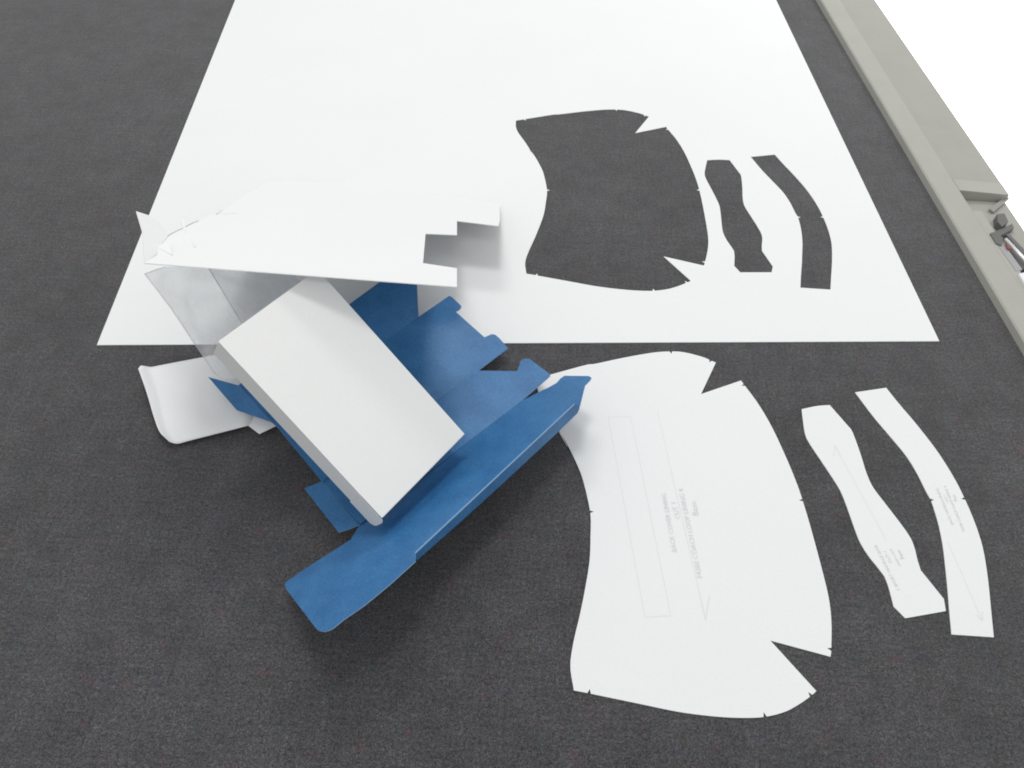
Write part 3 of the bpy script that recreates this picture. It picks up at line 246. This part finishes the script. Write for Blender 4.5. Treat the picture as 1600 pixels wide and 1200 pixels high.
M_RAIL = plain("grey_beige_painted_metal", (0.375, 0.373, 0.335), 0.55)
M_COVER = plain("grey_beige_cover_paint", (0.335, 0.328, 0.295), 0.55)
M_DARK = plain("black_plastic_and_shade", (0.12, 0.118, 0.115), 0.5)  # latch parts, and the bars that stand for shadow beside the rod
M_BROWN = plain("grey_brown_plastic", (0.28, 0.27, 0.25), 0.5)
M_CHROME = plain("chrome", (0.93, 0.92, 0.92), 0.35, 0.6)
M_RED = plain("red_plastic", (0.26, 0.07, 0.06), 0.5)
M_GREY = plain("grey_steel", (0.34, 0.34, 0.345), 0.45, 0.2)
M_FLOOR = plain("white_floor", (0.92, 0.92, 0.92), 0.6, 0, 0.01, 2)
M_PRINT = plain("faint_grey_print", (0.66, 0.67, 0.68), 0.7)
M_LINE = plain("faint_grey_plotter_line", (0.68, 0.69, 0.69), 0.7)


def plastic_mat():
    mt = bpy.data.materials.new("clear_plastic")
    mt.use_nodes = True
    nt = mt.node_tree
    nt.nodes.clear()
    out = nt.nodes.new("ShaderNodeOutputMaterial")
    tr = nt.nodes.new("ShaderNodeBsdfTransparent")
    tr.inputs[0].default_value = (0.965, 0.975, 0.98, 1)
    df = nt.nodes.new("ShaderNodeBsdfDiffuse")
    df.inputs[0].default_value = (0.84, 0.86, 0.88, 1)
    gl = nt.nodes.new("ShaderNodeBsdfGlossy")
    gl.inputs[0].default_value = (1, 1, 1, 1)
    gl.inputs["Roughness"].default_value = 0.12
    nz = noise(nt, 38, 3, 0.5)
    haze = ramp(nt, nz.outputs[0], [(0.3, (0.32,) * 3), (0.72, (0.58,) * 3)])
    bp = nt.nodes.new("ShaderNodeBump")
    bp.inputs["Strength"].default_value = 0.10
    bp.inputs["Distance"].default_value = 0.004
    nt.links.new(nz.outputs[0], bp.inputs["Height"])
    nt.links.new(bp.outputs[0], gl.inputs["Normal"])
    m1 = nt.nodes.new("ShaderNodeMixShader")
    nt.links.new(haze, m1.inputs[0])
    nt.links.new(tr.outputs[0], m1.inputs[1])
    nt.links.new(df.outputs[0], m1.inputs[2])
    m2 = nt.nodes.new("ShaderNodeMixShader")
    m2.inputs[0].default_value = 0.07
    nt.links.new(m1.outputs[0], m2.inputs[1])
    nt.links.new(gl.outputs[0], m2.inputs[2])
    nt.links.new(m2.outputs[0], out.inputs[0])
    return mt


M_PLASTIC = plastic_mat()
M_FOLD_SHADE = plain("fold_and_shade_line", (0.42, 0.44, 0.45), 0.3)  # plastic folds, and the shade line drawn along the white board's edge

# ------------------------------------------------------------------ helpers
def link(name, me, mats, parent=None):
    o = bpy.data.objects.new(name, me)
    for mt in (mats if isinstance(mats, (list, tuple)) else [mats]):
        me.materials.append(mt)
    COL.objects.link(o)
    if parent is not None:
        o.parent = parent
        o.matrix_parent_inverse = parent.matrix_world.inverted()
    return o


def tag(o, label, cat, group=None):
    o["label"] = label
    o["category"] = cat
    if group:
        o["group"] = group
    return o


def thing(name, loc, label=None, cat=None, kind=None):
    o = bpy.data.objects.new(name, None)
    o.empty_display_size = 0.02
    o.location = loc
    COL.objects.link(o)
    bpy.context.view_layer.update()
    if label:
        tag(o, label, cat)
    if kind:
        o["kind"] = kind
    return o


def board(name, loops, thick, mats, parent=None, normal=None, edge_slot=0):
    """A flat board: outline (plus holes) as 3-D loops, thickened along the normal."""
    loops = [[Vector(p) if len(p) == 3 else Vector((p[0], p[1], 0)) for p in lp] for lp in loops]
    if normal is None:
        n = Vector((0, 0, 0))
        lp = loops[0]
        for a, b in zip(lp, lp[1:] + lp[:1]):
            n += a.cross(b)
        n.normalize()
        if n.z < 0:
            n = -n
    else:
        n = Vector(normal)
    flat = [p for lp in loops for p in lp]
    tb = bmesh.new()
    bv = [tb.verts.new(p) for p in flat]
    tb.verts.index_update()
    be, k = [], 0
    for lp in loops:
        for i in range(len(lp)):
            be.append(tb.edges.new((bv[k + i], bv[k + (i + 1) % len(lp)])))
        k += len(lp)
    bmesh.ops.triangle_fill(tb, edges=be, use_beauty=True, normal=n)
    tris = [[v.index for v in fc.verts] for fc in tb.faces]
    tb.free()
    N = len(flat)
    verts = [p + n * 0 for p in flat] + [p - n * thick for p in flat]
    faces, slots = [], []
    for t in tris:
        a, b, c = (flat[i] for i in t)
        t = tuple(t)
        if (b - a).cross(c - a).dot(n) < 0:
            t = t[::-1]
        faces.append(t); slots.append(0)
        faces.append(tuple(i + N for i in reversed(t))); slots.append(0)
    k = 0
    for lp in loops:
        L = len(lp)
        for i in range(L):
            a, b = k + i, k + (i + 1) % L
            faces.append((a, b, b + N, a + N)); slots.append(edge_slot)
        k += L
    me = bpy.data.meshes.new(name)
    me.from_pydata(verts, [], faces)
    for p, s in zip(me.polygons, slots):
        p.material_index = s
    me.validate()
    bm = bmesh.new(); bm.from_mesh(me)
    bmesh.ops.recalc_face_normals(bm, faces=bm.faces)
    bm.to_mesh(me); bm.free()
    return link(name, me, mats, parent)


def loft(name, rows, thick, mat, parent=None, smooth=True):
    """A bent sheet lofted through rows of points, with real thickness."""
    verts = [Vector(p) for rw in rows for p in rw]
    nr, nc = len(rows), len(rows[0])
    faces = [(i * nc + j, i * nc + j + 1, (i + 1) * nc + j + 1, (i + 1) * nc + j) for i in range(nr - 1) for j in range(nc - 1)]
    me = bpy.data.meshes.new(name)
    me.from_pydata(verts, [], faces)
    bm = bmesh.new(); bm.from_mesh(me)
    bmesh.ops.recalc_face_normals(bm, faces=bm.faces)
    bm.to_mesh(me); bm.free()
    for p in me.polygons:
        p.use_smooth = smooth
    o = link(name, me, mat, parent)
    if thick:
        md = o.modifiers.new("thickness", 'SOLIDIFY')
        md.thickness = thick
        md.offset = 0
    return o


def box_mesh(name, center, axes, size, mat, parent=None, bevel=0.0, seg=2):
    bm = bmesh.new()
    bmesh.ops.create_cube(bm, size=1)
    M = Matrix([[axes[j][i] * size[j] for j in range(3)] for i in range(3)]).to_4x4()
    M.translation = Vector(center)
    bmesh.ops.transform(bm, matrix=M, verts=bm.verts)
    if bevel:
        bmesh.ops.bevel(bm, geom=list(bm.edges), offset=bevel, segments=seg, profile=0.5, affect='EDGES')
    bmesh.ops.recalc_face_normals(bm, faces=bm.faces)
    me = bpy.data.meshes.new(name)
    bm.to_mesh(me); bm.free()
    return link(name, me, mat, parent)


def ribbon(name, pts, width, z, mat, parent, closed=False):
    """A printed line: a thin flat ribbon lying on the card."""
    pts = [Vector((p[0], p[1], 0)) for p in pts]
    segs = list(zip(pts, pts[1:] + ([pts[0]] if closed else []))) if closed else list(zip(pts, pts[1:]))
    V, Fc = [], []
    for a, b in segs:
        t = (b - a).normalized()
        s = Vector((-t.y, t.x, 0)) * width / 2
        k = len(V)
        zz = z + 0.000012 * len(Fc)
        for p in (a - s, b - s, b + s, a + s):
            V.append((p.x, p.y, zz))
        Fc.append((k, k + 1, k + 2, k + 3))
    me = bpy.data.meshes.new(name)
    me.from_pydata(V, [], Fc)
    return link(name, me, mat, parent)


def lettering(body, start, end, z, parent):
    """A line of print whose baseline runs from start to end."""
    cu = bpy.data.curves.new("lettering", 'FONT')
    cu.body = body
    cu.resolution_u = 2
    tmp = bpy.data.objects.new("tmp_text", cu)
    COL.objects.link(tmp)
    bpy.context.view_layer.update()
    dg = bpy.context.evaluated_depsgraph_get()
    me = bpy.data.meshes.new_from_object(tmp.evaluated_get(dg))
    bpy.data.objects.remove(tmp)
    a, b = Vector((*start, 0)), Vector((*end, 0))
    xs = [v.co.x for v in me.vertices]
    w = max(xs) - min(xs)
    s = (b - a).length / w
    t = (b - a).normalized()
    up = Vector((-t.y, t.x, 0))
    for v in me.vertices:
        p = a + t * ((v.co.x - min(xs)) * s) + up * (v.co.y * s)
        v.co = (p.x, p.y, z)
    me.name = "lettering"
    me.materials.clear()
    return link("lettering", me, M_PRINT, parent)


def wavy(o, amp, scale):
    """Slight real unevenness of a lying card (moves vertices up and down)."""
    from mathutils import noise as mn
    for v in o.data.vertices:
        v.co.z += amp * mn.noise(Vector((v.co.x * scale, v.co.y * scale, 3.1)))


# ------------------------------------------------------------------ setting: table and floor
def line_x(pair, y):
    (x0, y0, _), (x1, y1, _) = pair
    return x0 + (x1 - x0) * (y - y0) / (y1 - y0)


FOOT = SHAPES['rail']['foot']
table = thing("cutting_table", (0, 0.6, 0), kind="structure")
Y0, Y1 = -0.5, 2.2
board("felt_top", [[(-1.6, Y0, 0), (line_x(FOOT, Y0) + 0.004, Y0, 0), (line_x(FOOT, Y1) + 0.004, Y1, 0), (-1.6, Y1, 0)]], 0.012, M_FELT, table)


def extrude_profile(name, prof, y0, y1, mat, parent, bevel=0.0008):
    bm = bmesh.new()
    ends = []
    for y in (y0, y1):
        ends.append([bm.verts.new((line_x(FOOT, y) + dx, y, dz)) for dx, dz in prof])
    n = len(prof)
    for i in range(n):
        j = (i + 1) % n
        bm.faces.new((ends[0][i], ends[0][j], ends[1][j], ends[1][i]))
    bm.faces.new(ends[0][::-1]); bm.faces.new(ends[1])
    bmesh.ops.recalc_face_normals(bm, faces=bm.faces)
    if bevel:
        bmesh.ops.bevel(bm, geom=list(bm.edges), offset=bevel, segments=2, profile=0.5, affect='EDGES')
    me = bpy.data.meshes.new(name)
    bm.to_mesh(me); bm.free()
    return link(name, me, mat, parent)


extrude_profile("edge_rail", [(0, -0.02), (0.0028, 0.0068), (0.0042, 0.0082), (0.0294, 0.0082), (0.0295, 0.0080), (0.0295, -0.02)], Y0, Y1, M_RAIL, table, 0.0)
extrude_profile("rail_cover", [(0.0298, -0.02), (0.0296, 0.0081), (0.0838, 0.0050), (0.0838, -0.06), (0.075, -0.06), (0.075, -0.02)], 0.7145, Y1, M_COVER, table, 0.0002)
extrude_profile("cover_end_strip", [(0.0298, -0.018), (0.0298, 0.0084), (0.0837, 0.0056), (0.0837, -0.058), (0.076, -0.058), (0.076, -0.018)], 0.6945, 0.7142, M_RAIL, table, 0.0004)
extrude_profile("rail_shelf", [(0.0298, -0.02), (0.0298, -0.0030), (0.0838, -0.0035), (0.0838, -0.06), (0.075, -0.06), (0.075, -0.02)], Y0, 0.694, M_COVER, table)
extrude_profile("rail_plate", [(0.0297, -0.0050), (0.0297, 0.0080), (0.0400, 0.0080), (0.0400, -0.0050)], Y0, 0.662, M_RAIL, table)

fl = board("floor", [[(-6, -6, -0.75), (8, -6, -0.75), (8, 10, -0.75), (-6, 10, -0.75)]], 0.05, M_FLOOR)
fl["kind"] = "structure"

# ------------------------------------------------------------------ large card with the three cut-outs
T_SHEET = 0.0009
S = SHAPES
zs = lambda pts, z: [(p[0], p[1], z) for p in pts]
sheet = board("card_sheet", [zs(S['sheet'], T_SHEET), zs(S['big_hole'], T_SHEET), zs(S['wavy_hole'], T_SHEET), zs(S['curved_hole'], T_SHEET)], T_SHEET - 0.0002, M_SHEET)
tag(sheet, "large white card sheet with three pattern shapes cut out of it", "card sheet")

# ------------------------------------------------------------------ the three cut pieces
def cut_piece(name, key, label, lines):
    o = board(name, [zs(S[key], T_SHEET)], T_SHEET - 0.0002, M_SHEET)
    tag(o, label, "pattern piece", "pattern pieces cut from the card sheet")
    zp = T_SHEET + 0.00006
    for k, (pts, closed) in enumerate(lines):
        ribbon("printed_line", pts, 0.00038, zp + 0.00006 * k, M_LINE, o, closed)
    for who, body, a, b in S['text']:
        if who == key:
            lettering(body, a, b, zp + 0.00024, o)
    return o


cut_piece("pattern_piece", 'big', "wide white pattern piece with two darts and a printed long rectangle",
          [(S['rect'], True), (S['grain_big'], False), (S['arrow_big'], False)])
cut_piece("pattern_piece", 'wavy', "narrow wavy white pattern piece between the wide piece and curved strip",
          [(S['grain_wavy'], False), (S['arrow_wavy'], False)])
cut_piece("pattern_piece", 'curved', "smoothly curved white strip of card with square ends, nearest the table rail",
          [(S['grain_curved'], False), (S['arrow_curved'], False)])

# ------------------------------------------------------------------ blue carton, opened out
carton = thing("blue_carton", (-0.06, 0.36, 0.0), "opened out blue card carton lying under the tilted white box", "carton")
BT = 0.0006
BM = [M_BLUE, M_BLUE_EDGE]
pan4 = board("panel", [S['blue_p4']], BT, BM, carton, edge_slot=1)
board("end_flap", [S['blue_p4_flap']], BT, BM, pan4, edge_slot=1)
board("panel", [S['blue_p3']], BT, BM, carton, edge_slot=1)
pan2 = board("panel", [S['blue_p2']], BT, BM, carton, edge_slot=1)
board("end_flap", [S['blue_k']], BT, BM, pan2, edge_slot=1)
sp = board("panel", [S['blue_s']], BT, BM, carton, edge_slot=1)
sp["label"] = "long raised blue panel with a bevelled tip and rounded end"
board("glue_flap", [S['blue_skirt']], BT, BM, sp, edge_slot=1)

# ------------------------------------------------------------------ white box, leaning
D = Vector((-0.0801, 0.2506, 0.048))
ux, vx, nx = Vector((0.5636, 0.826, -0.0075)).normalized(), Vector((-0.6909, 0.4764, 0.5438)).normalized(), Vector((0.4528, -0.3013, 0.8392)).normalized()
LB, WB, TB = 0.1527, 0.0858, 0.0252
wb = thing("white_box", D - nx * TB, "plain white closed box tilted on top of the blue carton", "box")
box_mesh("body", D + ux * WB / 2 + vx * (LB / 2 + 0.0008) - nx * (TB / 2 + 0.0004), (ux, vx, nx), (WB - 0.0012, LB - 0.0016, TB - 0.0008), M_BOX, wb, 0.0004)
top = box_mesh("top_panel", D + ux * WB / 2 + vx * (LB / 2) - nx * 0.00025, (ux, vx, nx), (WB, LB, 0.0006), M_BOX, wb, 0.0002)
board("tuck_flap", [[D + ux * a + vx * (-0.0002) - nx * b for a, b in ((0.002, 0.0008), (WB - 0.001, 0.0008), (WB - 0.0015, 0.0030), (WB - 0.004, 0.0042), (0.006, 0.0042), (0.003, 0.0030))]], 0.0005, M_BOX, top, normal=tuple(-vx))
board("side_flap", [[D - ux * 0.0003 + vx * a - nx * b for a, b in ((0.02, 0.0022), (-0.0015, 0.0022), (-0.0032, 0.0060), (-0.0036, 0.0170), (-0.0028, 0.0215), (0.0, 0.0243), (0.02, 0.0245))]], 0.0005, M_BOX, wb, normal=tuple(-ux))

# ------------------------------------------------------------------ white carton blank leaning from the sheet onto the box
cb = thing("white_carton_blank", (-0.14, 0.62, 0.002), "white carton board leaning on the tilted box, with a square notch in its side", "carton board")
board("panel", [S['card']], 0.0006, M_CARD, cb)
V3 = lambda k: [Vector(p) for p in S[k]]
board("end_flap", [S['card_tip']], 0.0005, M_CARD, cb)
for k in ('card_fold', 'card_tab', 'card_tab2', 'card_tab3'):
    board("tab", [S[k]], 0.0004, M_CARD, cb)

# ------------------------------------------------------------------ white lid flap on the felt
lid = thing("white_card_lid", (-0.25, 0.36, 0.0), "white card lid flap with a curled left edge lying on the felt", "card flap")
loft("panel", [[Vector(p) for p in rw] for rw in S['lid']], 0.0005, M_LID, lid)
board("tab", [S['lid_tab']], 0.0005, M_LID, lid)

# ------------------------------------------------------------------ clear plastic sleeve under the box
slv = thing("plastic_sleeve", (-0.25, 0.42, 0.0), "crumpled clear plastic sleeve propping the raised end of the white box", "sleeve")
rows = [[Vector(p) for p in rw] for rw in S['plastic']]


def between(a, b, n, wob):
    out = []
    for i in range(n + 1):
        t = i / n
        out.append([p.lerp(q, t) + Vector((0, 0, wob * math.sin(math.pi * t) * math.sin(1.7 * k + 2.1))) for k, (p, q) in enumerate(zip(a, b))])
    return out


loft("side_panel", between(rows[0], rows[1], 5, 0.0012), 0, M_PLASTIC, slv)
loft("top_panel", between(rows[1], rows[2], 5, 0.0014), 0, M_PLASTIC, slv)
loft("side_panel", between(rows[2], rows[3], 6, 0.0012), 0, M_PLASTIC, slv)

def tube(name, pts, rad, mat, parent):
    cu = bpy.data.curves.new(name, 'CURVE')
    cu.dimensions = '3D'
    cu.bevel_depth = rad
    cu.bevel_resolution = 1
    spn = cu.splines.new('POLY')
    spn.points.add(len(pts) - 1)
    for q, p in zip(spn.points, pts):
        q.co = (*p, 1)
    tmp = bpy.data.objects.new("tmp_tube", cu)
    COL.objects.link(tmp)
    bpy.context.view_layer.update()
    me = bpy.data.meshes.new_from_object(tmp.evaluated_get(bpy.context.evaluated_depsgraph_get()))
    bpy.data.objects.remove(tmp)
    me.materials.clear()
    return link(name, me, mat, parent)


for k in (0, 2):
    tube("folded_edge", rows[k], 0.00022, M_FOLD_SHADE, slv)
tube("folded_edge", [rw[0] for rw in rows[:2]], 0.00022, M_FOLD_SHADE, slv)
for k in ('card_edge_shade', 'card_edge_shade2'):  # dark tubes standing in for the shade along the board's left edge
    tube("edge_shade_line", S[k], 0.00032, M_FOLD_SHADE, cb)

# ------------------------------------------------------------------ guide mechanism on the rail
def cyl(name, a, b, rad, mat, parent, seg=20):
    a, b = Vector(a), Vector(b)
    bm = bmesh.new()
    bmesh.ops.create_cone(bm, cap_ends=True, segments=seg, radius1=rad, radius2=rad, depth=(b - a).length)
    q = (b - a).to_track_quat('Z', 'Y').to_matrix().to_4x4()
    q.translation = (a + b) / 2
    bmesh.ops.transform(bm, matrix=q, verts=bm.verts)
    me = bpy.data.meshes.new(name)
    bm.to_mesh(me); bm.free()
    for p in me.polygons:
        p.use_smooth = len(p.vertices) == 4
    return link(name, me, mat, parent)


gm = thing("rail_latch", (0.485, 0.62, -0.006), "black latch with a chrome rod and red tip on the table rail", "latch")
for part, (nm, mt, th) in {'lever': ("lever", M_BROWN, 0.004), 'knob': ("knob", M_DARK, 0.009), 'arm': ("arm", M_DARK, 0.005), 'jaw': ("jaw", M_DARK, 0.010), 'rod_shadow': ("rod_shadow_bar", M_DARK, 0.008), 'rod_shadow2': ("rod_shadow_bar", M_DARK, 0.007), 'tip': ("red_tip", M_RED, 0.003), 'plate': ("base_plate", M_GREY, 0.004), 'block': ("end_block", M_SHEET, 0.008)}.items():  # the two bars are the rod's shadows, modelled as dark prisms
    o = board(nm, [S['latch'][part]], th, mt, gm, normal=(0, 0, 1))
    md = o.modifiers.new("bevel", 'BEVEL')
    md.width = 0.0006
    md.segments = 2
    md.limit_method = 'ANGLE'
a, b = Vector(S['latch']['rod'][0]), Vector(S['latch']['rod'][1])
cyl("rod", a, a + (b - a) * 1.6, 0.0019, M_CHROME, gm)
